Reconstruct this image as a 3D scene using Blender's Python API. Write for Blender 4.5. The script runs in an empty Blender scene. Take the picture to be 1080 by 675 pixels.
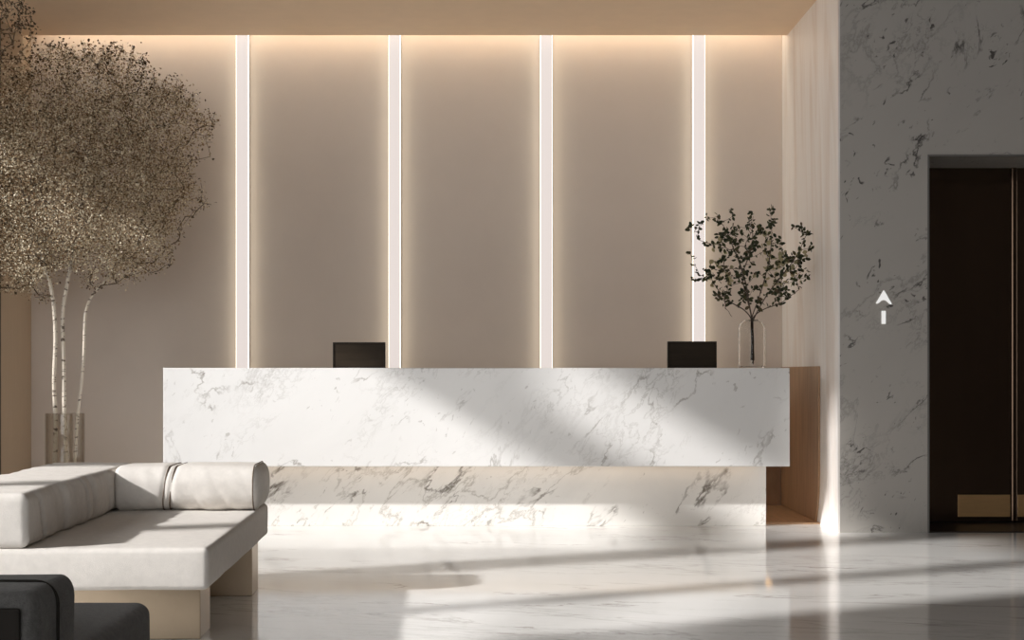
import bpy, bmesh, math, random
from mathutils import Vector, Matrix, noise, kdtree
random.seed(7)
S = bpy.context.scene
C = S.collection
PI = math.pi
F, U0, V0, EYE = 1481.0, 530.0, 395.0, 1.08      # focal length (px), vanishing point, eye height

def W(u, v, y):
    """photo pixel at a depth -> world point"""
    return Vector(((u - U0) * y / F, y, EYE - (v - V0) * y / F))

# ------------------------------------------------------------------ materials
def new_mat(name):
    m = bpy.data.materials.new(name); m.use_nodes = True
    nt = m.node_tree; nt.nodes.clear()
    out = nt.nodes.new('ShaderNodeOutputMaterial'); b = nt.nodes.new('ShaderNodeBsdfPrincipled')
    nt.links.new(b.outputs[0], out.inputs[0])
    return m, nt, b

def N(nt, t, **kw):
    n = nt.nodes.new(t)
    for k, v in kw.items():
        if k in n.inputs: n.inputs[k].default_value = v
        else: setattr(n, k, v)
    return n

def ramp(nt, src, stops, interp='LINEAR'):
    r = nt.nodes.new('ShaderNodeValToRGB'); cr = r.color_ramp; cr.interpolation = interp
    while len(cr.elements) < len(stops): cr.elements.new(0.5)
    for e, (p, c) in zip(cr.elements, stops):
        e.position = p; e.color = (c, c, c, 1) if isinstance(c, (int, float)) else (*c, 1)
    nt.links.new(src, r.inputs[0]); return r.outputs[0]

def math_n(nt, op, a, b=None):
    n = nt.nodes.new('ShaderNodeMath'); n.operation = op; n.use_clamp = False
    for i, x in enumerate((a, b)):
        if x is None: continue
        if isinstance(x, (int, float)): n.inputs[i].default_value = x
        else: nt.links.new(x, n.inputs[i])
    return n.outputs[0]

def mix(nt, fac, a, b):
    n = nt.nodes.new('ShaderNodeMix'); n.data_type = 'RGBA'
    for i, x in ((0, fac), (6, a), (7, b)):
        if isinstance(x, (int, float)): n.inputs[i].default_value = x
        elif isinstance(x, tuple): n.inputs[i].default_value = (*x, 1)
        else: nt.links.new(x, n.inputs[i])
    return n.outputs[2]

def coords(nt, rot=(0, 0, 0), scale=(1, 1, 1), loc=(0, 0, 0), kind='Object'):
    tc = nt.nodes.new('ShaderNodeTexCoord')
    m1 = nt.nodes.new('ShaderNodeMapping'); m1.inputs['Rotation'].default_value = rot; m1.inputs['Location'].default_value = loc
    m2 = nt.nodes.new('ShaderNodeMapping'); m2.inputs['Scale'].default_value = scale
    nt.links.new(tc.outputs[kind], m1.inputs[0]); nt.links.new(m1.outputs[0], m2.inputs[0])
    return m2.outputs[0]

def noise_n(nt, vec, scale, detail=4, rough=.55, dist=0):
    n = nt.nodes.new('ShaderNodeTexNoise')
    n.inputs['Scale'].default_value = scale; n.inputs['Detail'].default_value = detail
    n.inputs['Roughness'].default_value = rough; n.inputs['Distortion'].default_value = dist
    if vec: nt.links.new(vec, n.inputs['Vector'])
    return n.outputs[0]

def marble(name, base, cloud, vein, dark, rot, scale, rough, s=1.0, veinamt=.55, darkamt=.8, cloudamt=.35, speck=.5, bump=0, seed=0.0, spec=.5, dots=0.0, crack=.011):
    m, nt, b = new_mat(name)
    v = coords(nt, rot, scale, (seed, seed * .7, seed * .3))
    # soft clouds
    cl = ramp(nt, noise_n(nt, v, 1.1 * s, 5, .6, .6), [(.42, 0.0), (.75, 1.0)])
    col = mix(nt, math_n(nt, 'MULTIPLY', cl, cloudamt), base, cloud)
    # broad patch mask : veins cluster in drifts
    mask = ramp(nt, noise_n(nt, v, .6 * s, 2, .5, .3), [(.48, 0.0), (.62, 1.0)])
    # medium ridged veins
    r1 = math_n(nt, 'ABSOLUTE', math_n(nt, 'SUBTRACT', noise_n(nt, v, 1.9 * s, 8, .62, .35), .5))
    l1 = ramp(nt, r1, [(0.0, 1.0), (.006, .5), (.024, 0.0)])
    col = mix(nt, math_n(nt, 'MULTIPLY', math_n(nt, 'MULTIPLY', l1, mask), veinamt), col, vein)
    # thin dark cracks
    r2 = math_n(nt, 'ABSOLUTE', math_n(nt, 'SUBTRACT', noise_n(nt, v, 1.05 * s, 10, .6, .5), .53))
    l2 = ramp(nt, r2, [(0.0, 1.0), (crack * .4, .7), (crack, 0.0)])
    mask2 = ramp(nt, noise_n(nt, v, 3.1 * s, 3, .6), [(.47, 0.0), (.62, 1.0)])
    col = mix(nt, math_n(nt, 'MULTIPLY', math_n(nt, 'MULTIPLY', l2, mask2), darkamt), col, dark)
    # fine web inside the drifts
    r3 = math_n(nt, 'ABSOLUTE', math_n(nt, 'SUBTRACT', noise_n(nt, v, 7 * s, 6, .65, .4), .5))
    l3 = ramp(nt, r3, [(0.0, 1.0), (.03, 0.0)])
    mask3 = ramp(nt, noise_n(nt, v, 1.2 * s, 3, .6, .2), [(.52, 0.0), (.68, 1.0)])
    col = mix(nt, math_n(nt, 'MULTIPLY', math_n(nt, 'MULTIPLY', l3, mask3), speck), col, vein)
    if dots:
        d1 = ramp(nt, noise_n(nt, v, 17 * s, 2, .5, .8), [(.66, 0.0), (.72, 1.0)])
        dm = ramp(nt, noise_n(nt, v, 2.0 * s, 3, .6), [(.46, 0.0), (.56, 1.0)])
        col = mix(nt, math_n(nt, 'MULTIPLY', math_n(nt, 'MULTIPLY', d1, dm), dots), col, dark)
    nt.links.new(col, b.inputs['Base Color'])
    b.inputs['Roughness'].default_value = rough
    b.inputs['Specular IOR Level'].default_value = spec
    return m

def plain(name, col, rough=.5, metal=0.0, spec=.5, grain=0.0, gs=(1, 1, 1), gscale=6, bump=0.0, bscale=60, sheen=0):
    m, nt, b = new_mat(name)
    b.inputs['Roughness'].default_value = rough; b.inputs['Metallic'].default_value = metal
    b.inputs['Specular IOR Level'].default_value = spec
    if sheen: b.inputs['Sheen Weight'].default_value = sheen
    v = coords(nt, (0, 0, 0), gs)
    n = noise_n(nt, v, gscale, 5, .6)
    lo = tuple(c * (1 - grain) for c in col); hi = tuple(min(1, c * (1 + grain)) for c in col)
    nt.links.new(ramp(nt, n, [(.3, lo), (.7, hi)]), b.inputs['Base Color'])
    if bump:
        bn = nt.nodes.new('ShaderNodeBump'); bn.inputs['Strength'].default_value = bump; bn.inputs['Distance'].default_value = .004
        nt.links.new(noise_n(nt, coords(nt), bscale, 3, .6), bn.inputs['Height']); nt.links.new(bn.outputs[0], b.inputs['Normal'])
    return m

def emit(name, col, strength):
    m, nt, b = new_mat(name)
    b.inputs['Base Color'].default_value = (.15, .15, .15, 1)
    b.inputs['Emission Color'].default_value = (*col, 1); b.inputs['Emission Strength'].default_value = strength
    return m

def glass(name, col, rough=0.0, ior=1.45, spec=.5):
    m, nt, b = new_mat(name); b.inputs['Specular IOR Level'].default_value = spec
    b.inputs['Base Color'].default_value = (*col, 1); b.inputs['Roughness'].default_value = rough
    b.inputs['Transmission Weight'].default_value = 1.0; b.inputs['IOR'].default_value = ior
    return m

def leaves_mat(name, stops, rough=.6, trans=.25):
    m, nt, b = new_mat(name)
    g = nt.nodes.new('ShaderNodeNewGeometry')
    c = ramp(nt, g.outputs['Random Per Island'], stops)
    nt.links.new(c, b.inputs['Base Color']); b.inputs['Roughness'].default_value = rough
    b.inputs['Specular IOR Level'].default_value = .2
    tr = nt.nodes.new('ShaderNodeBsdfTranslucent'); nt.links.new(c, tr.inputs[0])
    mx = nt.nodes.new('ShaderNodeMixShader'); mx.inputs[0].default_value = trans
    out = [n for n in nt.nodes if n.type == 'OUTPUT_MATERIAL'][0]
    nt.links.new(b.outputs[0], mx.inputs[1]); nt.links.new(tr.outputs[0], mx.inputs[2]); nt.links.new(mx.outputs[0], out.inputs[0])
    return m

M = {}
M['counter'] = marble('counter_marble', (.80, .79, .78), (.59, .59, .585), (.33, .31, .28), (.16, .13, .10),
                      (0, math.radians(50), 0), (.6, 1, 1.1), .22, 1.35, .45, .6, .22, .5, seed=3.1, dots=.4)
M['base'] = marble('plinth_marble', (.84, .82, .79), (.60, .59, .57), (.27, .24, .20), (.11, .085, .06),
                   (0, math.radians(46), 0), (.5, 1, 1.1), .25, 1.8, .6, .95, .35, .6, seed=7.7, dots=.5, crack=.018)
M['floor'] = marble('floor_marble', (.80, .79, .77), (.63, .62, .60), (.40, .38, .35), (.24, .20, .17),
                    (0, 0, math.radians(14)), (.28, 1.15, 1), .075, 1.3, .55, .65, .4, .35, seed=1.3, spec=.42)
M['pillar'] = marble('pillar_marble', (.445, .42, .388), (.34, .32, .30), (.14, .13, .12), (.035, .03, .028),
                     (0, math.radians(52), 0), (.6, 1, 1.0), .35, 1.4, .5, .95, .25, .75, seed=12.4, dots=.9, crack=.009)
M['wall'] = plain('taupe_plaster', (.65, .575, .51), .75, grain=.02, gscale=3)
M['lobby'] = plain('lobby_plaster', (.11, .095, .085), .85, grain=.03)
M['soffit'] = plain('soffit_plaster', (.86, .67, .48), .8, grain=.02)
M['tan'] = plain('tan_panel', (.47, .37, .27), .6, grain=.03, gs=(6, 6, .4))
def veneer():
    m, nt, b = new_mat('pale_veneer')
    fine = noise_n(nt, coords(nt, (0, 0, 0), (1, 14, .5)), 4, 4, .6)
    col = ramp(nt, fine, [(.3, (.85, .81, .775)), (.7, (.91, .88, .855))])
    fig = ramp(nt, noise_n(nt, coords(nt, (math.radians(5), 0, 0), (1, 2.6, .22), (2.3, 0, 1.1)), 1.6, 6, .6, 1.2), [(.48, 0.0), (.70, 1.0)])
    col = mix(nt, math_n(nt, 'MULTIPLY', fig, .45), col, (.64, .51, .41))
    nt.links.new(col, b.inputs['Base Color']); b.inputs['Roughness'].default_value = .42
    return m
M['veneer'] = veneer()
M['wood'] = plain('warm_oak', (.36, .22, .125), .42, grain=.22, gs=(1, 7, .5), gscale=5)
M['woodfloor'] = plain('warm_oak_plinth', (.45, .28, .16), .4, grain=.15, gs=(5, .6, 1), gscale=5)
M['bronze'] = plain('satin_bronze', (.46, .365, .265), .38, metal=.8, grain=.04)
M['gold'] = plain('reflection_gold', (.58, .35, .16), .42, metal=.45, grain=.05, gs=(1, 1, 8))
M['door'] = plain('dark_bronze_door', (.10, .066, .045), .17, metal=.9, grain=.12, gs=(1.5, 1, .08), gscale=4)
M['trim'] = plain('dark_trim', (.05, .04, .035), .35, metal=.6)
M['trimlight'] = plain('lintel_metal', (.20, .19, .18), .4, metal=.5)
M['black'] = plain('near_black_lacquer', (.016, .011, .007), .5, spec=.15, grain=.15)
M['black2'] = plain('near_black_panel', (.028, .019, .011), .5, spec=.15, grain=.25, gs=(.6, 1, 4))
M['cream'] = plain('cream_linen', (.70, .665, .625), .95, spec=.1, grain=.05, gscale=30, bump=.35, bscale=260)
M['piping'] = plain('taupe_piping', (.16, .12, .09), .8)
M['charcoal'] = plain('charcoal_wool', (.075, .073, .07), .92, spec=.2, grain=.25, gscale=60, bump=.5, bscale=240, sheen=.15)
M['charpanel'] = plain('charcoal_shell', (.018, .016, .014), .9, spec=.1)
M['strip'] = emit('strip_light', (1.0, .89, .84), .74)
M['lens'] = emit('strip_side_lens', (1.0, .90, .71), 2.7)
M['cove'] = emit('cove_light', (1.0, .90, .74), 9.0)
M['under'] = emit('under_light', (1.0, .72, .46), 1.5)
M['under2'] = emit('under_light_warm', (1.0, .60, .28), 3.0)
M['channel'] = plain('light_channel', (.6, .56, .52), .5)
M['sign'] = emit('sign_white', (1.0, .98, .95), .75)
def thin_glass(name, face, edge, refl=.35):
    m, nt, b = new_mat(name)
    lw = nt.nodes.new('ShaderNodeLayerWeight'); lw.inputs[0].default_value = .35
    tr = nt.nodes.new('ShaderNodeBsdfTransparent'); gl = nt.nodes.new('ShaderNodeBsdfGlossy'); gl.inputs['Roughness'].default_value = .03
    nt.links.new(ramp(nt, lw.outputs['Facing'], [(.25, face), (.95, edge)]), tr.inputs[0])
    mx = nt.nodes.new('ShaderNodeMixShader')
    fr = math_n(nt, 'ADD', math_n(nt, 'MULTIPLY', math_n(nt, 'POWER', lw.outputs['Facing'], 4.0), refl), .035)
    nt.links.new(fr, mx.inputs[0]); nt.links.new(tr.outputs[0], mx.inputs[1]); nt.links.new(gl.outputs[0], mx.inputs[2])
    out = [n for n in nt.nodes if n.type == 'OUTPUT_MATERIAL'][0]; nt.links.new(mx.outputs[0], out.inputs[0]); nt.nodes.remove(b)
    return m
M['vase_dark'] = thin_glass('smoked_glass', (.90, .88, .85), (.74, .71, .67))
M['vase_clear'] = glass('clear_glass', (.95, .95, .94), ior=1.2)
M['birch_leaf'] = leaves_mat('birch_leaf', [(0, (.11, .068, .036)), (.28, (.28, .19, .11)), (.5, (.52, .41, .27)), (1, (.92, .85, .68))])
M['dark_leaf'] = leaves_mat('dark_birch_leaf', [(0, (.05, .034, .022)), (.6, (.12, .08, .05)), (1, (.30, .205, .125))])  # dark copy of the leaf colour, holds the upper crown's shade
M['green_leaf'] = leaves_mat('green_leaf', [(0, (.018, .025, .014)), (.55, (.035, .045, .022)), (.85, (.07, .075, .035)), (1, (.10, .07, .045))], trans=.15)
M['pale_leaf'] = leaves_mat('pale_leaf', [(0, (.30, .29, .18)), (1, (.44, .40, .25))], trans=.5)
M['stem'] = plain('brown_stem', (.075, .055, .042), .8, grain=.2)

def birch():
    m, nt, b = new_mat('birch_bark')
    v = coords(nt, (0, 0, 0), (17, 17, 52))
    k = ramp(nt, noise_n(nt, v, 1.0, 4, .6), [(.55, 0.0), (.62, 1.0)])
    c = mix(nt, k, (.70, .63, .53), (.13, .095, .07))
    tw = nt.nodes.new('ShaderNodeAttribute'); tw.attribute_name = 'twig'
    c = mix(nt, tw.outputs['Fac'], c, (.10, .07, .045))
    nt.links.new(c, b.inputs['Base Color']); b.inputs['Roughness'].default_value = .8
    return m
M['birch'] = birch()

# ------------------------------------------------------------------ mesh helpers
def link(name, me, mat=None, parent=None, smooth=False):
    o = bpy.data.objects.new(name, me); C.objects.link(o)
    if mat: me.materials.append(M[mat] if isinstance(mat, str) else mat)
    if smooth:
        for p in me.polygons: p.use_smooth = True
    if parent: o.parent = parent
    return o

def from_bm(name, bm, mat, parent=None, smooth=False, bevel=0.0, seg=2):
    me = bpy.data.meshes.new(name); bmesh.ops.recalc_face_normals(bm, faces=bm.faces); bm.to_mesh(me); bm.free()
    o = link(name, me, mat, parent, smooth)
    if bevel:
        b = o.modifiers.new('bevel', 'BEVEL'); b.width = bevel; b.segments = seg; b.limit_method = 'ANGLE'
    return o

def add_box(bm, x0, x1, y0, y1, z0, z1):
    vs = [bm.verts.new((x, y, z)) for x in (x0, x1) for y in (y0, y1) for z in (z0, z1)]
    for f in ((0, 1, 3, 2), (4, 6, 7, 5), (0, 4, 5, 1), (2, 3, 7, 6), (0, 2, 6, 4), (1, 5, 7, 3)):
        bm.faces.new([vs[i] for i in f])

def boxes(name, lst, mat, parent=None, bevel=0.0):
    bm = bmesh.new()
    for b in lst: add_box(bm, *b)
    return from_bm(name, bm, mat, parent, bevel=bevel)

def prism(name, poly, mat, parent, axis, a0, a1, bevel=0.0):
    """extrude a closed 2-D outline; axis 'x': outline in (y,z), 'y': outline in (x,z)"""
    bm = bmesh.new()
    mk = (lambda p, a: (a, p[0], p[1])) if axis == 'x' else (lambda p, a: (p[0], a, p[1]))
    A = [bm.verts.new(mk(p, a0)) for p in poly]; B = [bm.verts.new(mk(p, a1)) for p in poly]
    bm.faces.new(A); bm.faces.new(B[::-1])
    for i in range(len(poly)):
        j = (i + 1) % len(poly); bm.faces.new((A[i], B[i], B[j], A[j]))
    return from_bm(name, bm, mat, parent, bevel=bevel)

def rounded(name, x0, x1, y0, y1, z0, z1, r, mat, parent, step=.03, crown=(0, 0, 0), wrinkle=None, rr=None):
    """upholstered block: rounded box with crowned faces and an optional wrinkle displacement"""
    c = Vector(((x0 + x1) / 2, (y0 + y1) / 2, (z0 + z1) / 2)); h = Vector(((x1 - x0) / 2, (y1 - y0) / 2, (z1 - z0) / 2))
    rad = Vector(rr) if rr else Vector((r, r, r))
    def axis_pts(hh, rd):
        pts = [-hh + rd * (1 - math.cos(k / 6 * PI / 2)) for k in range(6)]
        n = max(4, int((2 * hh - 2 * rd) / step))
        pts += [-hh + rd + (2 * hh - 2 * rd) * k / n for k in range(n + 1)]
        pts += [hh - rd * (1 - math.cos(k / 6 * PI / 2)) for k in range(5, -1, -1)]
        return pts
    ax = [axis_pts(h[i], rad[i]) for i in range(3)]
    vid = {}; verts = []; faces = []
    def vert(i, j, k):
        key = (i, j, k)
        if key in vid: return vid[key]
        p = Vector((ax[0][i], ax[1][j], ax[2][k]))
        q = Vector([max(-h[a] + rad[a], min(h[a] - rad[a], p[a])) for a in range(3)])
        d = Vector([(p[a] - q[a]) / rad[a] for a in range(3)])
        if d.length > 1e-6:
            d.normalize(); p = q + Vector([d[a] * rad[a] for a in range(3)])
        nrm = d if d.length > 1e-6 else Vector((0, 0, 1))
        for a in range(3):
            if crown[a]:
                o = [b for b in range(3) if b != a]
                s = (1 - (p[o[0]] / h[o[0]]) ** 2) * (1 - (p[o[1]] / h[o[1]]) ** 2)
                p[a] += crown[a] * s * (p[a] / h[a])
        if wrinkle: p = p + nrm * wrinkle(p + c, nrm)
        vid[key] = len(verts); verts.append(p + c); return vid[key]
    n = [len(a) - 1 for a in ax]
    for k in (0, n[2]):
        for i in range(n[0]):
            for j in range(n[1]):
                f = [vert(i, j, k), vert(i + 1, j, k), vert(i + 1, j + 1, k), vert(i, j + 1, k)]
                faces.append(f if k else f[::-1])
    for j in (0, n[1]):
        for i in range(n[0]):
            for k in range(n[2]):
                f = [vert(i, j, k), vert(i + 1, j, k), vert(i + 1, j, k + 1), vert(i, j, k + 1)]
                faces.append(f if not j else f[::-1])
    for i in (0, n[0]):
        for j in range(n[1]):
            for k in range(n[2]):
                f = [vert(i, j, k), vert(i, j + 1, k), vert(i, j + 1, k + 1), vert(i, j, k + 1)]
                faces.append(f if i else f[::-1])
    me = bpy.data.meshes.new(name); me.from_pydata([tuple(v) for v in verts], [], faces); me.validate()
    return link(name, me, mat, parent, smooth=True)

def add_tube(bm, pts, radii, seg=8, caps=True):
    rings = []; up = Vector((0, 0, 1))
    for i, p in enumerate(pts):
        d = (pts[min(i + 1, len(pts) - 1)] - pts[max(i - 1, 0)])
        d = d.normalized() if d.length > 1e-9 else Vector((0, 0, 1))
        a = d.cross(Vector((0, 1, .03))); a = a.normalized() if a.length > 1e-4 else Vector((1, 0, 0)); b = d.cross(a)
        rings.append([bm.verts.new(p + (a * math.cos(2 * PI * k / seg) + b * math.sin(2 * PI * k / seg)) * radii[i]) for k in range(seg)])
    for r0, r1 in zip(rings, rings[1:]):
        for k in range(seg): bm.faces.new((r0[k], r0[(k + 1) % seg], r1[(k + 1) % seg], r1[k]))
    if caps and seg > 2: bm.faces.new(rings[0][::-1]); bm.faces.new(rings[-1])

def lathe(name, prof, mat, parent, seg=64):
    bm = bmesh.new(); rings = []
    for r, z in prof:
        rings.append([bm.verts.new((r * math.cos(2 * PI * k / seg), r * math.sin(2 * PI * k / seg), z)) for k in range(seg)] if r > 1e-6 else [bm.verts.new((0, 0, z))])
    for a, b in zip(rings, rings[1:]):
        for k in range(seg):
            j = (k + 1) % seg
            if len(a) == 1: bm.faces.new((a[0], b[j], b[k]))
            elif len(b) == 1: bm.faces.new((a[k], a[j], b[0]))
            else: bm.faces.new((a[k], a[j], b[j], b[k]))
    o = from_bm(name, bm, mat, parent, smooth=True); o.data.set_sharp_from_angle(angle=math.radians(35))
    return o

def spline(pts, n=8):
    out = []
    for i in range(len(pts) - 1):
        p0 = pts[max(i - 1, 0)]; p1 = pts[i]; p2 = pts[i + 1]; p3 = pts[min(i + 2, len(pts) - 1)]
        for k in range(n):
            t = k / n
            out.append(.5 * ((2 * p1) + (p2 - p0) * t + (2 * p0 - 5 * p1 + 4 * p2 - p3) * t * t + (3 * p1 - p0 - 3 * p2 + p3) * t ** 3))
    out.append(pts[-1]); return out

def thing(name, label, cat, loc=(0, 0, 0), rz=0.0, group=None):
    o = bpy.data.objects.new(name, None); C.objects.link(o); o.empty_display_size = .1
    o.location = loc; o.rotation_euler = (0, 0, rz); o['label'] = label; o['category'] = cat
    if group: o['group'] = group
    return o

def tag(o, label, cat, group=None):
    o['label'] = label; o['category'] = cat
    if group: o['group'] = group
    return o

def struct(o, label, cat):
    o['kind'] = 'structure'; o['label'] = label; o['category'] = cat
    return o

# ------------------------------------------------------------------ the setting
YB, YS, YP = 11.5, 9.58, 9.58          # back wall, front of the niche, front of the pillar
XN0, XN1 = -3.86, 2.302                # niche left / right
XL, XR, YF, ZC = -6.0, 5.6, -3.2, 6.0  # lobby
ZS = 3.81                              # niche soffit
struct(boxes('floor', [(XL - .3, XR, YF, YB, -.12, 0)], 'floor'), 'polished white veined marble floor of the lobby', 'floor')
struct(boxes('wall_back', [(XL, XN1 + .3, YB, YB + .15, 0, 4.3)], 'wall'), 'taupe wall behind the reception desk', 'wall')
struct(boxes('ceiling', [(XL - .3, XR + .3, YF - .2, YB + .15, ZC, ZC + .15)], 'lobby'), 'high ceiling of the lobby', 'ceiling')
# dropped soffit over the niche, stopping short of the back wall for the light slot
bm = bmesh.new()
add_box(bm, XL, XN1, YS, 11.30, ZS, ZC)
add_box(bm, XL, XN1, 11.30, YB, 4.05, ZC)
struct(from_bm('ceiling', bm, 'soffit'), 'tan dropped ceiling above the reception desk', 'ceiling')
# left return of the niche with its dark edge
struct(boxes('wall_niche', [(XL, XN0, 10.79, YB, 0, ZS), (XL, XN0, 11.30, YB, ZS, 4.05)], 'tan'), 'tan return wall at the left edge behind the tree', 'wall')
struct(boxes('trim_1', [(XN0 - .03, XN0 + .006, 10.765, 10.792, 0, ZS)], 'trim'), 'thin dark edge trim of the tan return wall', 'trim')
# right: marble lift wall with the door opening
DX0, DX1, DZ = 2.911, 4.46, 2.58
bm = bmesh.new()
add_box(bm, XN1, DX0, YP, YB + .15, 0, ZC)
add_box(bm, DX0, DX1, YP, YB + .15, DZ, ZC)
add_box(bm, DX1, XR, YP, YB + .15, 0, ZC)
struct(from_bm('wall_right', bm, 'pillar'), 'grey veined marble wall around the lift', 'wall')
struct(boxes('trim_2', [(XN1 - .012, XN1, YP + .004, 11.30, 0, ZS), (XN1 - .012, XN1, 11.30, YB, 0, 4.05)], 'veneer'), 'pale veneer cladding beside the reception desk', 'wall cladding')
struct(boxes('trim_3', [(DX0 - .012, DX1, YP - .006, YP + .01, DZ - .014, DZ), (DX0 - .012, DX0 , YP - .006, YP + .01, 0, DZ - .014)], 'trimlight'), 'thin grey metal frame around the lift opening', 'trim')
# low oak panel and oak plinth inside the niche, right of the desk
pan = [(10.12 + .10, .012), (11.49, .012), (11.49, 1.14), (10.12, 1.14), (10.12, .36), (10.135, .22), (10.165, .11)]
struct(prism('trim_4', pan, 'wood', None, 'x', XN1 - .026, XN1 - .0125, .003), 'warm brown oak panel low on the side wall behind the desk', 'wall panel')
struct(boxes('trim_5', [(1.2, XN1 - .013, 10.13, YB - .001, 0, .011)], 'woodfloor'), 'warm brown oak floor strip right of the desk plinth', 'floor strip')
struct(boxes('trim_6', [(1.70, XN1 - .03, YB - .016, YB - .001, .012, .85)], 'wood'), 'low oak panel on the back wall behind the desk', 'wall panel')
# other lobby walls (outside the frame), with openings shaped for the sun and added fill
def wall_x(name, x0, x1, y0, y1, holes, mat, label):
    """wall across x with rectangular holes (ya, yb, za, zb) that do not share y-z cells"""
    ys = sorted({y0, y1, *[h[0] for h in holes], *[h[1] for h in holes]}); zs = sorted({0, ZC, *[h[2] for h in holes], *[h[3] for h in holes]})
    bm = bmesh.new()
    for a, b in zip(ys, ys[1:]):
        run = None
        for c, d in zip(zs, zs[1:]):
            hole = any(h[0] <= a and b <= h[1] and h[2] <= c and d <= h[3] for h in holes)
            if not hole: run = (run[0], d) if run else (c, d)
            if hole or d == ZC:
                if run: add_box(bm, x0, x1, a, b, *run)
                run = None
    return struct(from_bm(name, bm, mat), label, 'wall')
LW = [(2.80, 3.64, 2.2, 5.6), (3.80, 4.93, 2.2, 5.55), (5.33, 9.0, 2.5, 4.26), (5.33, 6.75, 4.64, 5.17), (5.60, 5.83, 5.17, 5.92)]  # openings fitted to the sun patches; narrow top slot added to light the veneer
wall_x('wall_left', XL - .1, XL, YF, 10.79, LW, 'lobby', 'unseen plaster window wall on the left of the lobby, openings shaped for the sun patches')
struct(boxes('wall_right', [(XR, XR + .15, YF, YB, 0, ZC)], 'lobby'), 'plaster wall on the right of the lobby', 'wall')
FW = [(-5.2, -2.2, .1, 4.4), (-1.9, 1.1, .1, 4.4)]  # front openings added and sized as fill for the desk and pillar
bm = bmesh.new()
xs = [XL - .1, -5.2, -2.2, -1.9, 1.1, XR + .15]
for i, (a, b) in enumerate(zip(xs, xs[1:])):
    if i % 2 == 0: add_box(bm, a, b, YF - .1, YF, 0, ZC)
    else: add_box(bm, a, b, YF - .1, YF, 0, .1); add_box(bm, a, b, YF - .1, YF, 4.4, ZC)
struct(from_bm('wall_front', bm, 'lobby'), 'unseen wall behind the viewer, openings added for fill light', 'wall')

# lift doors
for nm, xa, xb, lab in (('door_1', DX0 - .1, 3.705, 'left leaf of the dark bronze lift door'), ('door_2', 3.735, DX1 + .1, 'right leaf of the dark bronze lift door, cut by the frame')):
    d = thing(nm, lab, 'lift door', (0, 10.2, 0)); d['kind'] = 'structure'
    boxes('door_panel', [(xa, xb, 0, .04, .012, 2.70)], 'door', d, .003)
    if nm == 'door_1': boxes('edge_strip', [(3.690, 3.730, -.022, -.0003, .012, 2.70)], 'door', d, .010)
    boxes('gold_reflection', [(3.306, 3.686, -.006, -.0003, .047, .207) if nm == 'door_1' else (3.74, 4.12, -.006, -.0003, .047, .207)], 'gold', d, .002)  # thin gold plates standing in for a warm reflection on the doors
struct(boxes('trim_7', [(DX0 - .1, DX1 + .1, 10.29, 10.32, 0, 2.75)], 'black'), 'dark shaft wall behind the lift doors', 'lift shaft')
struct(boxes('trim_8', [(DX0 + .001, DX1 - .001, 9.6, 10.19, .0005, .006)], 'trim'), 'dark metal sill in front of the lift doors', 'sill')

# ------------------------------------------------------------------ lights in the niche
for i, (ua, ub, lab) in enumerate(((251, 263, 'vertical light strip beside the birch crown, leftmost of four'),
                                   (411, 422.5, 'vertical light strip just right of the left desk screen'),
                                   (570, 582, 'vertical light strip over the bare middle of the desk'),
                                   (730, 742, 'vertical light strip behind the leafy twigs, rightmost of four'))):
    xa, xb = (ua - U0) * YB / F, (ub - U0) * YB / F
    t = thing('light_strip', lab, 'wall light', ((xa + xb) / 2, YB, 0), 0, 'vertical light strips on the back wall')
    hw = (xb - xa) / 2
    boxes('light_channel', [(-hw - .004, hw + .004, -.012, -.001, .0115, 4.04)], 'channel', t)
    o = prism('diffuser', [(-hw, -.0125), (-hw, -.072), (-hw + .006, -.078), (hw - .006, -.078), (hw, -.072), (hw, -.0125)], 'strip', t, 'y', 0, 1)
    # turn the outline (x,y) upright along z
    for v in o.data.vertices:
        x, a, y = v.co; v.co = (x, y, .0115 + a * 4.03)
    for sx in (-1, 1):
        a, b = sorted((sx * (hw + .0004), sx * (hw + .0035)))
        boxes('side_lens', [(a, b, -.070, -.035, .0115, 4.04)], 'lens', t)
t = thing('cove_light', 'linear cove light hidden in the slot above the back wall', 'cove light', (0, 11.35, 4.05))
boxes('light_channel', [(XN0 + .1, XN1 - .05, -.05, .05, -.03, -.001)], 'channel', t)
boxes('diffuser', [(XN0 + .12, XN1 - .07, -.035, .015, -.05, -.0305)], 'cove', t)

# ------------------------------------------------------------------ reception desk
YD, YDB = 9.77, 10.0
desk = thing('reception_desk', 'long white veined marble reception desk with floating upper block', 'reception desk', (0, 0, 0))
boxes('counter', [(-2.362, 1.999, YD, 10.62, .440, 1.126)], 'counter', desk, .004)
boxes('plinth', [(-2.22, 1.877, YDB, 10.5, 0, .4395)], 'base', desk, .003)
t = thing('desk_light', 'warm light strip under the overhang of the marble desk', 'strip light', (0, 9.94, .44))
boxes('light_channel', [(-2.1, 1.8, -.03, .03, -.002, -.0003)], 'channel', t)
boxes('diffuser', [(-2.09, 1.79, -.025, .025, -.004, -.0021)], 'under', t)
t = thing('desk_light', 'short warm light strip under the right end of the marble desk', 'strip light', (1.93, 10.3, .44))
boxes('light_channel', [(-.03, .03, -.18, .25, -.002, -.0003)], 'channel', t)
boxes('diffuser', [(-.025, .025, -.17, .24, -.004, -.0021)], 'under2', t)

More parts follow.
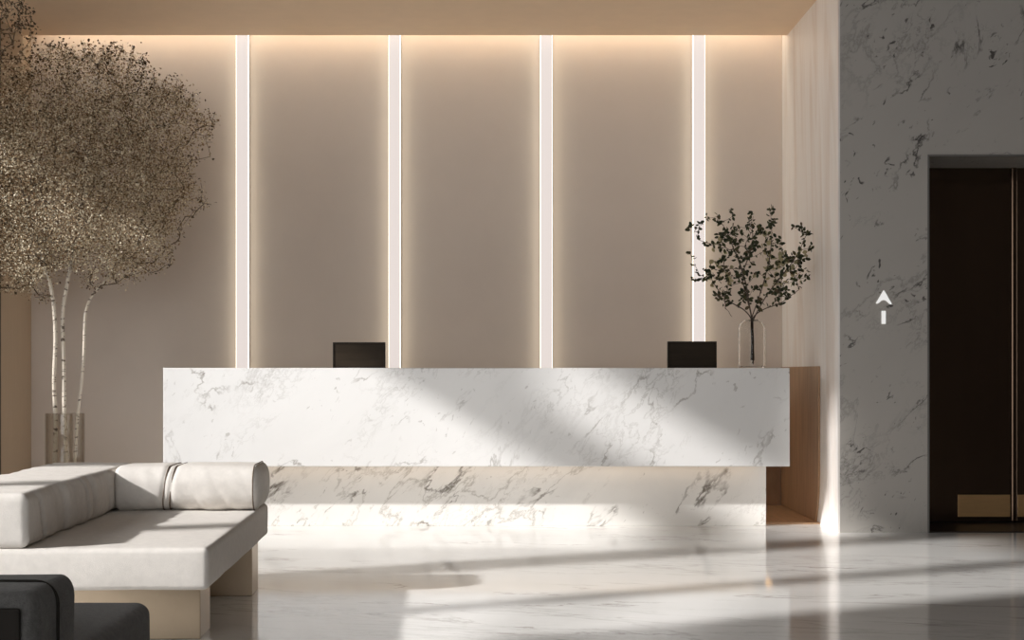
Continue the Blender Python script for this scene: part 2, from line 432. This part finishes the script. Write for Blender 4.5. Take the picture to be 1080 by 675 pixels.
def screen(ua, ub, vt, y, label):
    xa, xb = (ua - U0) * y / F, (ub - U0) * y / F; zt = EYE - (vt - V0) * y / F; z0 = 1.1265
    t = thing('desk_screen', label, 'screen', ((xa + xb) / 2, y, z0), 0, 'screens on the desk'); w = (xb - xa) / 2; h = zt - z0
    e = .008
    boxes('casing', [(-w, w, .0, .05, h - e, h), (-w, w, 0, .05, .0005, .0005 + e), (-w, -w + e, 0, .05, .0005 + e, h - e), (w - e, w, 0, .05, .0005 + e, h - e), (-w + e, w - e, .035, .05, .0005 + e, h - e)], 'black', t, .0015)
    boxes('back_panel', [(-w + e + .001, w - e - .001, .006, .0345, .0095, h - e - .001)], 'black2', t)
    boxes('foot', [(-w * .45, w * .45, .051, .14, 0, .010)], 'black', t, .002)
screen(351, 406, 361, 10.05, 'dark brown desk screen, the left one, on bare desk top between light strips')
screen(704.5, 756, 360, 10.05, 'dark brown desk screen, the right one, beside the clear glass vase')

# ------------------------------------------------------------------ lift arrow sign
YA = YP - .004
t = thing('arrow_sign', 'small white up arrow sign on the grey marble beside the lift', 'sign', (W(932, 331, YP).x, YP, 0))
def P2(px, py): p = W(910 + px / 12.27, 295 + py / 12.27, YP); return (p.x - t.location.x, p.z)
head = [P2(268, 136), P2(300, 185), P2(335, 250), P2(372, 312), P2(358, 322), P2(330, 300), P2(300, 272), P2(268, 262), P2(235, 272), P2(205, 300), P2(180, 311), P2(168, 302), P2(202, 250), P2(238, 185)]
prism('arrow_head', head, 'sign', t, 'y', -.008, -.0005)
prism('arrow_bar', [P2(242, 404), P2(293, 404), P2(293, 572), P2(242, 572)], 'sign', t, 'y', -.008, -.0005)

# ------------------------------------------------------------------ cream sofa
sofa = thing('sofa', 'cream linen chaise sofa with bolster back on bronze slab legs', 'sofa', (-1.105, 5.28, 0), math.radians(2.6))
def w_seat(p, n):
    return .004 * noise.noise(Vector((p.x * 3, p.y * 3, p.z * 6 + 5))) + .0016 * noise.noise(Vector((p.x * 14, p.y * 5, p.z * 9)))
rounded('seat', -1.09, 0, 0, 1.84, .268, .428, .022, 'cream', sofa, .03, (.006, .006, .004), w_seat)
def w_arm(p, n):
    r = noise.noise(Vector((p.x * 1.5, p.y * 9 + p.z * 3.5, p.z * 2)))
    fold = abs(noise.noise(Vector((p.x * 1.2 + 9, p.y * 6.5 + p.z * 2.5 + 3, 1.7))))
    k = max(0, n.x) * 1.0 + .25
    return k * (.011 * r - .018 * max(0, .16 - fold) / .16) + .004 * noise.noise(p * 2.5)
rounded('bolster', -1.09, -.672, -.002, 1.84, .431, .636, .06, 'cream', sofa, .014, (.014, .008, .004), w_arm, (.032, .022, .036))
def w_back(p, n):
    d = p.x + .9 * (p.z - .43) * .6
    low = max(0, 1 - (p.z - .43) / .10)
    r = noise.noise(Vector((d * 16, p.y * 2, p.z * 3)))
    cord = sum(math.exp(-((p.x - c - .12 * (p.z - .54)) / .012) ** 2) for c in (-.437, -.405))
    fine = noise.noise(Vector((d * 44, p.y * 3, p.z * 5))) * low
    return (.010 * r * (.4 + low) + .004 * fine) * (.3 + .7 * abs(n.y)) + .005 * noise.noise(p * 3) - .007 * cord
back_bolster = rounded('bolster', -.685, .014, 1.40, 1.84, .431, .641, .1, 'cream', sofa, .008, (.014, .01, .005), w_back, (.03, .085, .085))
def cord(x, name='seam_cord', y0=1.40, y1=1.84, z0=.431, z1=.641, r=.085, off=-.002, rad=.0035, lean=.12):
    prof = []
    for cy, cz, a0 in ((y0 + r, z0 + r, 270), (y0 + r, z1 - r, 180), (y1 - r, z1 - r, 90)):
        for k in range(9):
            a = math.radians(a0 - 90 * k / 8); prof.append((cy + (r + off) * math.cos(a), cz + (r + off) * math.sin(a)))
    pts = [Vector((x + lean * (z - .54), y, z)) for y, z in prof]
    bm = bmesh.new(); add_tube(bm, pts, [rad] * len(pts), 6)
    return from_bm(name, bm, 'piping', back_bolster, smooth=True)
cord(-.437); cord(-.405)
cord(-.020, 'end_seam', off=.004, rad=.003, lean=0)
boxes('leg', [(-1.04, -.108, .46, .70, 0, .267)], 'bronze', sofa, .003)
boxes('leg', [(-1.04, -.045, 1.57, 1.80, 0, .267)], 'bronze', sofa, .003)

# ------------------------------------------------------------------ charcoal armchair in the foreground
ch = thing('armchair', 'low charcoal wool armchair in the near left corner', 'armchair', (-.985, 2.96, 0), math.radians(1))
rounded('seat', -.82, 0, .30, 1.06, .20, .432, .04, 'charcoal', ch, .03, (.008, .006, .008), None, (.04, .035, .035))
def w_ch(p, n): return .004 * noise.noise(p * 4)
back = rounded('backrest', -.82, .006, -.02, .30, .16, .622, .05, 'charcoal', ch, .025, (.003, .006, .004), w_ch, (.03, .05, .05))
bm = bmesh.new()
x0, x1, z0, z1, r = -.82, .006, .16, .622, .045
prof = []
for cx, cz, a0 in ((x1 - r, z0 + r, 270), (x1 - r, z1 - r, 0), (x0 + r, z1 - r, 90), (x0 + r, z0 + r, 180)):
    for k in range(7):
        a = math.radians(a0 + 90 * k / 6); prof.append((cx + (r + .003) * math.cos(a), cz + (r + .003) * math.sin(a)))
pts = [Vector((x, .125 + .02 * abs(z - .4), z)) for x, z in prof]; pts.append(pts[0])
add_tube(bm, pts, [.004] * len(pts), 6); from_bm('edge_seam', bm, 'charpanel', back, smooth=True)
boxes('back_panel', [(-.80, -.022, -.036, -.022, .14, .592)], 'charpanel', back, .006)
boxes('plinth', [(-.90, -.04, .03, 1.02, 0, .199)], 'charpanel', ch, .004)

# ------------------------------------------------------------------ vases
gv = thing('glass_vase', 'tall smoked glass cylinder vase holding the birch branches', 'vase', (W(68.5, 436, 10.2).x, 10.2, 0))
R, H = .138, W(0, 436, 10.2).z
lathe('cylinder', [(0, .001), (R - .004, .001), (R, .006), (R, H - .003), (R - .004, H), (R - .008, H - .003), (R - .008, .02), (R - .012, .016), (0, .016)], 'vase_dark', gv)
YV = 10.2
cv = thing('glass_vase', 'clear glass bottle vase with rounded shoulders on the desk', 'vase', (W(793, 388, YV).x, YV, 1.1265))
R = 14.0 * YV / F; zt = W(0, 337, YV).z - 1.1265; t_ = .006
outer = [(0, 0), (R - .006, 0), (R, .006), (R, zt - .075)] + [(R - (R - .045) * (1 - math.cos(a)), zt - .075 + .069 * math.sin(a)) for a in [k / 10 * PI / 2 for k in range(1, 11)]]
outer += [(.044, zt)]
inner = [(.040, zt)] + [(max(0, r - t_), z - .002) for r, z in outer[::-1][1:-3]] + [(R - t_, .014), (R - .01, .010), (0, .010)]
lathe('bottle', outer + inner, 'vase_clear', cv, 72)

# ------------------------------------------------------------------ branches
def inside(poly, u, v):
    c = False; j = len(poly) - 1
    for i in range(len(poly)):
        (a, b), (d, e) = poly[i], poly[j]
        if (b > v) != (e > v) and u < (d - a) * (v - b) / (e - b) + a: c = not c
        j = i
    return c
def edge_dist(poly, u, v):
    best = 1e9; p = Vector((u, v))
    for i in range(len(poly)):
        a = Vector(poly[i]); b = Vector(poly[(i + 1) % len(poly)]); ab = b - a
        t = max(0, min(1, (p - a).dot(ab) / ab.length_squared)); best = min(best, (p - a - ab * t).length)
    return best

def leaf(vs, fs, p, size, rnd, wide=.6):
    d = Vector((rnd.gauss(0, 1), rnd.gauss(0, 1), rnd.gauss(-.2, 1))).normalized()
    s = d.cross(Vector((rnd.gauss(0, 1), rnd.gauss(0, 1), rnd.gauss(0, 1)))).normalized() * size * wide * .5
    n = d.cross(s).normalized() * size * .12
    i = len(vs)
    vs += [p, p + d * size * .5 + s + n, p + d * size, p + d * size * .5 - s + n]
    fs.append((i, i + 1, i + 2, i + 3))

def oval_leaf(vs, fs, p, size, rnd, wide=.62):
    d = Vector((rnd.gauss(0, 1), rnd.gauss(0, .8), rnd.gauss(.1, 1))).normalized()
    s = d.cross(Vector((rnd.gauss(0, .6), rnd.gauss(0, 1), rnd.gauss(0, .6)))).normalized(); n = d.cross(s)
    i = len(vs); prof = [(0, 0), (.18, .33), (.45, .5), (.75, .36), (1, 0), (.75, -.36), (.45, -.5), (.18, -.33)]
    for a, b in prof: vs.append(p + d * size * a + s * size * wide * b + n * size * (.25 * abs(b) + .1 * a * a))
    fs.append((i, i + 1, i + 2, i + 3, i + 4)); fs.append((i, i + 4, i + 5, i + 6, i + 7))

class Growth:
    """a branching skeleton: each new tip joins the nearest node of the skeleton"""
    def __init__(s): s.p = []; s.par = []; s.ch = []; s.own = []
    def add(s, p, par, own): s.p.append(p); s.par.append(par); s.ch.append([]); s.own.append(own); i = len(s.p) - 1; (s.ch[par].append(i) if par >= 0 else None); return i
    def join(s, tip, own_ok, stepl=.05, wob=.012, rnd=random, down=1.0):
        best, bi = 1e9, None
        for i in s.cand:
            if s.own[i] not in own_ok: continue
            d = tip - s.p[i]; L = d.length
            if L < 1e-4: continue
            c = L * (1.0 + down * max(0, -d.z / L))
            if c < best: best, bi = c, i
        if bi is None: return
        a = s.p[bi]; n = max(1, int((tip - a).length / stepl)); last = bi
        for k in range(1, n + 1):
            t = k / n; q = a.lerp(tip, t) + Vector((rnd.gauss(0, wob), rnd.gauss(0, wob), rnd.gauss(0, wob) - .03 * math.sin(PI * t) * n * stepl)) * (1 if k < n else 0)
            last = s.add(q, last, s.own[bi]); s.cand.append(last)
        return last
    def radii(s, tip=.0016, p=2.3):
        r = [0.0] * len(s.p)
        for i in range(len(s.p) - 1, -1, -1):
            r[i] = tip if not s.ch[i] else sum(r[c] ** p for c in s.ch[i]) ** (1 / p)
        return r

# --- birch branches in the floor vase
YT = 10.2
crown = [(22, 62), (40, 46), (62, 42), (92, 44), (118, 45), (138, 47), (150, 60), (166, 74), (186, 80), (206, 96), (226, 116), (230, 128), (219, 150), (206, 160), (206, 178), (222, 215), (206, 220), (190, 245), (184, 268), (168, 290), (146, 296), (122, 300), (98, 306), (78, 290), (62, 296), (50, 322), (28, 312), (14, 304), (-14, 308), (-48, 296), (-84, 262), (-104, 210), (-108, 160), (-92, 104), (-62, 68), (-20, 50)]
stems = [
    [(56, 500, .03), (58.5, 470, .02), (58.5, 440, 0), (57, 400, -.01), (58.5, 360, 0), (57, 325, .0), (53, 300, -.02), (44, 268, -.05), (30, 225, -.08), (18, 175, -.1), (8, 120, -.1)],
    [(70, 500, -.02), (69, 470, -.01), (68, 436, 0), (67, 385, .01), (66, 335, .02), (70, 304, .03), (76, 270, .02), (84, 225, 0), (92, 170, -.03), (100, 110, -.04), (104, 75, -.04)],
    [(78, 500, .0), (80, 470, .02), (82, 436, .04), (86, 404, .05), (88.5, 370, .05), (90, 332, .05), (95, 315, .06), (105, 303, .07), (124, 280, .1), (150, 250, .12), (176, 222, .12), (200, 196, .1)]]
labels = ['pale birch branch, leftmost of three in the floor vase, with drooping pale leaves',
          'pale birch branch, middle of three in the floor vase, with the tallest crown',
          'thin pale birch branch, rightmost of three in the floor vase, forking right']
g = Growth(); g.cand = []; rnd = random.Random(11)
fork = []
for si, st in enumerate(stems):
    pts = spline([W(u, v, YT + dy * 1.5) for u, v, dy in st], 4)
    last = -1
    for p in pts:
        if p.z < .03: continue
        last = g.add(p, last, si)
        if p.z > 1.62: g.cand.append(last)
nstem = len(g.p)
attr = []
while len(attr) < 1720:
    u, v = rnd.uniform(-110, 232), rnd.uniform(40, 324)
    if not inside(crown, u, v): continue
    e = edge_dist(crown, u, v); th = .10 + .42 * min(1, e / 75)
    attr.append((u, v, YT + max(-.6, min(.6, rnd.gauss(0, th * .6)))))
for u, v in ((148, 62), (140, 48), (120, 46), (92, 45), (64, 43), (186, 82), (206, 98), (227, 118), (224, 150), (223, 216), (206, 218), (190, 246), (50, 320), (30, 310), (152, 70), (176, 79), (214, 128), (196, 90), (222, 165)):
    attr.append((u, v, YT + rnd.gauss(0, .06)))
tuft = [(-78, 20), (-56, -6), (26, -12), (30, 6), (38, 22), (46, 34), (36, 50), (20, 64), (-30, 78), (-70, 56)]
n = 0
while n < 210:
    u, v = rnd.uniform(-80, 46), rnd.uniform(-12, 78)
    if inside(tuft, u, v): attr.append((u, v, rnd.uniform(9.2, 9.5))); n += 1
attr = [W(u, v, y) for u, v, y in attr]
mid = W(62, 300, YT)
attr.sort(key=lambda p: (p - mid).length + rnd.uniform(0, .25))
tips = []
for p in attr:
    p.y = min(YB - .2, p.y)
    if p.y > 10.45: p.x = max(XN0 + .16, p.x)
    i = g.join(p, (0, 1, 2), rnd=rnd)
    if i is not None: tips.append(i)
rad = g.radii(.0017)
# stems get their own measured thickness
leafdata = {0: ([], []), 1: ([], []), 2: ([], [])}
darkdata = {0: ([], []), 1: ([], []), 2: ([], [])}
def uv_of(p): return U0 + F * p.x / p.y, V0 - F * (p.z - EYE) / p.y
for i in range(len(g.p)):
    if g.par[i] < 0 or g.p[i].z < 1.60: continue
    u, v = uv_of(g.p[i])
    e = edge_dist(crown, u, v) * (1 if inside(crown, u, v) else -1)
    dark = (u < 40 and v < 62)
    thick = rad[i] > .010
    if thick: continue
    dens = 5 if e < 4 else (18 if e < 12 else 58)
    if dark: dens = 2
    elif v < 90: dens = int(dens * .6)
    if v > 285 and u > 45: dens = int(dens * .4)
    spread = .012 + .05 * min(1, max(0, e) / 30)
    for k in range(dens):
        q = g.p[i].lerp(g.p[g.par[i]], rnd.random()) + Vector((rnd.gauss(0, spread), rnd.gauss(0, spread), rnd.gauss(0, spread) - .006))
        vs, fs = leafdata[g.own[i]]
        if q.y > 10.55 and q.x < XN0 + .06: continue
        leaf(vs, fs, q, rnd.uniform(.010, .018), rnd, .8)
    # darker leaves upper left and on outer twigs; top's backlit shade painted in
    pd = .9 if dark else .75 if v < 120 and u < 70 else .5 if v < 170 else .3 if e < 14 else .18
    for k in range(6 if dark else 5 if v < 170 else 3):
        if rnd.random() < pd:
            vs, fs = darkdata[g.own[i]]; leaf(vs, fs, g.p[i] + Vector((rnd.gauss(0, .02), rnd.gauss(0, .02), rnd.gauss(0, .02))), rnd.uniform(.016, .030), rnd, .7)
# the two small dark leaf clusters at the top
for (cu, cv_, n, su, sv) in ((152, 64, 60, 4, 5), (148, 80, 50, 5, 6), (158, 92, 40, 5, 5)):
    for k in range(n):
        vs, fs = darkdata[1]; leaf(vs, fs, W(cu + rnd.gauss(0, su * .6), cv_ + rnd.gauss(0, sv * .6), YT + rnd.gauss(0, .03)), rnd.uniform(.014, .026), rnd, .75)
for si in range(3):
    root = [i for i in range(len(g.p)) if g.par[i] < 0 and g.own[i] == si][0]
    t = thing('birch_branch', labels[si], 'branch', g.p[root], 0, 'birch branches in the floor vase')
    bm = bmesh.new(); tw = []
    stem_r = (.0165, .0165, .0125)[si]
    def rr_(i):
        z = g.p[i].z
        base = stem_r * (1 - .12 * max(0, min(1, z / 1.7))) * (1 - .75 * max(0, min(1, (z - 1.6) / 1.1)))
        return max(.0014, base if i < nstem else min(.0045, rad[i] * .8))
    # chains
    stack = [root]
    done = set()
    while stack:
        i = stack.pop()
        chain = [g.par[i], i] if g.par[i] >= 0 else [i]
        while g.ch[chain[-1]]:
            cs = sorted(g.ch[chain[-1]], key=lambda c: -rad[c]); chain.append(cs[0]); stack += cs[1:]
        if len(chain) < 2: continue
        rs = [rr_(k) for k in chain]
        if g.par[i] >= 0: rs[0] = min(rs[0], rs[1])
        pts = [g.p[k] - g.p[root] for k in chain]
        n0 = len(bm.verts); add_tube(bm, pts, rs, 10 if max(rs) > .008 else 4, False)
        for k, r in zip(chain, rs): tw += [max(0, min(1, max((.0085 - r) / .003, (g.p[k].z - 1.75) / .3)))] * (10 if max(rs) > .008 else 4)
    me = bpy.data.meshes.new('trunk'); bm.to_mesh(me); bm.free()
    at = me.attributes.new('twig', 'FLOAT', 'POINT'); at.data.foreach_set('value', tw[:len(me.vertices)])
    link('trunk', me, 'birch', t, True)
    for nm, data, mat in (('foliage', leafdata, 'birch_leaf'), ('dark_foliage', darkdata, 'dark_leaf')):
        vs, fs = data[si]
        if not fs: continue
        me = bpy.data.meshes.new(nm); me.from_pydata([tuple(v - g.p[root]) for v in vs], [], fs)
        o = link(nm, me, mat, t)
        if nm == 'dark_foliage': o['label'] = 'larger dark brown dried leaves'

# --- leafy twigs in the clear bottle
t = thing('leafy_twigs', 'bunch of dark green leafy twigs in the clear vase on the desk', 'twigs', (W(793, 388, YV).x, YV, 1.14))
org = Vector(t.location); rnd = random.Random(5)
g2 = Growth(); g2.cand = []
heads = [
    [(794, 384), (794, 360), (793, 338), (791, 322), (787, 300), (780, 278), (772, 258), (764, 240), (758, 232)],
    [(792, 380), (793, 350), (793, 335), (786, 310), (783, 290), (790, 268), (794, 250), (793, 232)],
    [(795, 380), (793, 350), (793, 336), (800, 315), (806, 295), (812, 270), (814, 245), (813, 225)],
    [(793, 380), (793, 345), (795, 334), (806, 326), (822, 320), (833, 313)],
    [(793, 380), (794, 345), (795, 336), (808, 312), (824, 292), (840, 270), (850, 248)],
    [(793, 380), (792, 345), (792, 335), (784, 326), (770, 318), (757, 305), (748, 290)]]
for hd in heads:
    dy = rnd.uniform(-.12, .12); n = len(hd)
    pts = spline([W(u, v, YV + dy * max(0, (k - 2)) / (n - 2)) + Vector((rnd.gauss(0, .002), rnd.gauss(0, .003), 0)) for k, (u, v) in enumerate(hd)], 4)
    last = -1
    for p in pts:
        last = g2.add(p, last, 0)
        if p.z > 1.52: g2.cand.append(last)
tp = [(726, 240), (728, 268), (735, 252), (738, 290), (732, 296), (738, 236), (746, 230), (758, 228), (775, 226), (770, 222), (792, 226), (788, 240), (812, 222), (818, 232), (812, 238), (838, 240), (846, 246), (852, 262), (850, 272), (856, 262), (848, 285), (852, 292), (843, 305), (834, 312), (757, 312), (765, 322), (772, 334), (845, 238), (852, 246)]
for k in range(130):
    a = rnd.uniform(0, 2 * PI); r = math.sqrt(rnd.random()); tp.append((793 + 52 * r * math.cos(a), 280 + 44 * r * math.sin(a)))
tpw = sorted([W(u, v, YV + rnd.gauss(0, .13)) for u, v in tp if not (v > 318 and abs(u - 793) < 18)], key=lambda p: (p - W(793, 330, YV)).length)
for p in tpw:
    i = g2.join(p, (0,), .03, .004, rnd, .6)
r2 = g2.radii(.0014, 2.4)
bm = bmesh.new(); stack = [i for i in range(len(g2.p)) if g2.par[i] < 0]
while stack:
    i = stack.pop(); chain = [g2.par[i], i] if g2.par[i] >= 0 else [i]
    while g2.ch[chain[-1]]:
        cs = sorted(g2.ch[chain[-1]], key=lambda c: -r2[c]); chain.append(cs[0]); stack += cs[1:]
    if len(chain) > 1: add_tube(bm, [g2.p[k] - org for k in chain], [min(.0055, r2[k]) for k in chain], 6, False)
from_bm('stem', bm, 'stem', t, True)
vs, fs, pv, pf = [], [], [], []
for i in range(len(g2.p)):
    p = g2.p[i]
    if p.z < 1.56 or r2[i] > .006: continue
    tip = not g2.ch[i]
    for k in range(6 if tip else (2 if rnd.random() < .7 else 1)):
        oval_leaf(vs, fs, p - org + Vector((rnd.gauss(0, .008), rnd.gauss(0, .01), rnd.gauss(0, .008))), rnd.uniform(.022, .042), rnd)
    u, v = uv_of(p)
    if (798 < u < 845 and 245 < v < 305) or (750 < u < 770 and 250 < v < 300):
        if rnd.random() < .8: oval_leaf(pv, pf, p - org + Vector((rnd.gauss(0, .02), .03 + abs(rnd.gauss(0, .03)), rnd.gauss(0, .02))), rnd.uniform(.03, .05), rnd, .8)
for nm, a, b, mat in (('foliage', vs, fs, 'green_leaf'), ('pale_foliage', pv, pf, 'pale_leaf')):
    me = bpy.data.meshes.new(nm); me.from_pydata([tuple(v) for v in a], [], b); o = link(nm, me, mat, t)
    if nm == 'pale_foliage': o['label'] = 'pale yellow-green leaves'

# ------------------------------------------------------------------ daylight
SUN = Vector((1, .48, -.60))
ld = bpy.data.lights.new('sun', 'SUN'); ld.energy = 5.2; ld.angle = math.radians(1.7); ld.color = (1, .975, .95)
lo = bpy.data.objects.new('sun', ld); C.objects.link(lo); lo.location = (-12, -4, 9); lo.rotation_euler = SUN.to_track_quat('-Z', 'Y').to_euler()
w = bpy.data.worlds.new('sky'); S.world = w; w.use_nodes = True
bg = w.node_tree.nodes['Background']; bg.inputs[0].default_value = (.985, .98, .97, 1); bg.inputs[1].default_value = 3.6
def portal(loc, rot, sx, sy):
    l = bpy.data.lights.new('window_portal', 'AREA'); l.shape = 'RECTANGLE'; l.size = sx; l.size_y = sy
    l.cycles.is_portal = True
    o = bpy.data.objects.new('window_portal', l); C.objects.link(o); o.location = loc; o.rotation_euler = rot
for a, b, c, d in LW: portal((XL - .12, (a + b) / 2, (c + d) / 2), (0, -PI / 2, 0), d - c, b - a)

for a, b, c, d in FW: portal(((a + b) / 2, YF - .12, (c + d) / 2), (PI / 2, 0, 0), b - a, d - c)

# ------------------------------------------------------------------ camera and view
cd = bpy.data.cameras.new('camera'); cam = bpy.data.objects.new('camera', cd); C.objects.link(cam)
cam.location = (0, 0, EYE); cam.rotation_euler = (PI / 2, 0, 0)
cd.sensor_width = 36; cd.lens = F / 1080 * 36
cd.shift_x = (540 - U0) / 1080; cd.shift_y = (V0 - 337.5) / 1080
cd.clip_start = .05
S.camera = cam
S.view_settings.view_transform = 'Standard'; S.view_settings.look = 'None'
S.view_settings.gamma = 1; S.view_settings.use_curve_mapping = False; S.view_settings.exposure = 0
S.cycles.use_denoising = True
S.cycles.caustics_reflective = False; S.cycles.caustics_refractive = False
S.cycles.sample_clamp_indirect = 6
S.cycles.max_bounces = 10; S.cycles.diffuse_bounces = 6
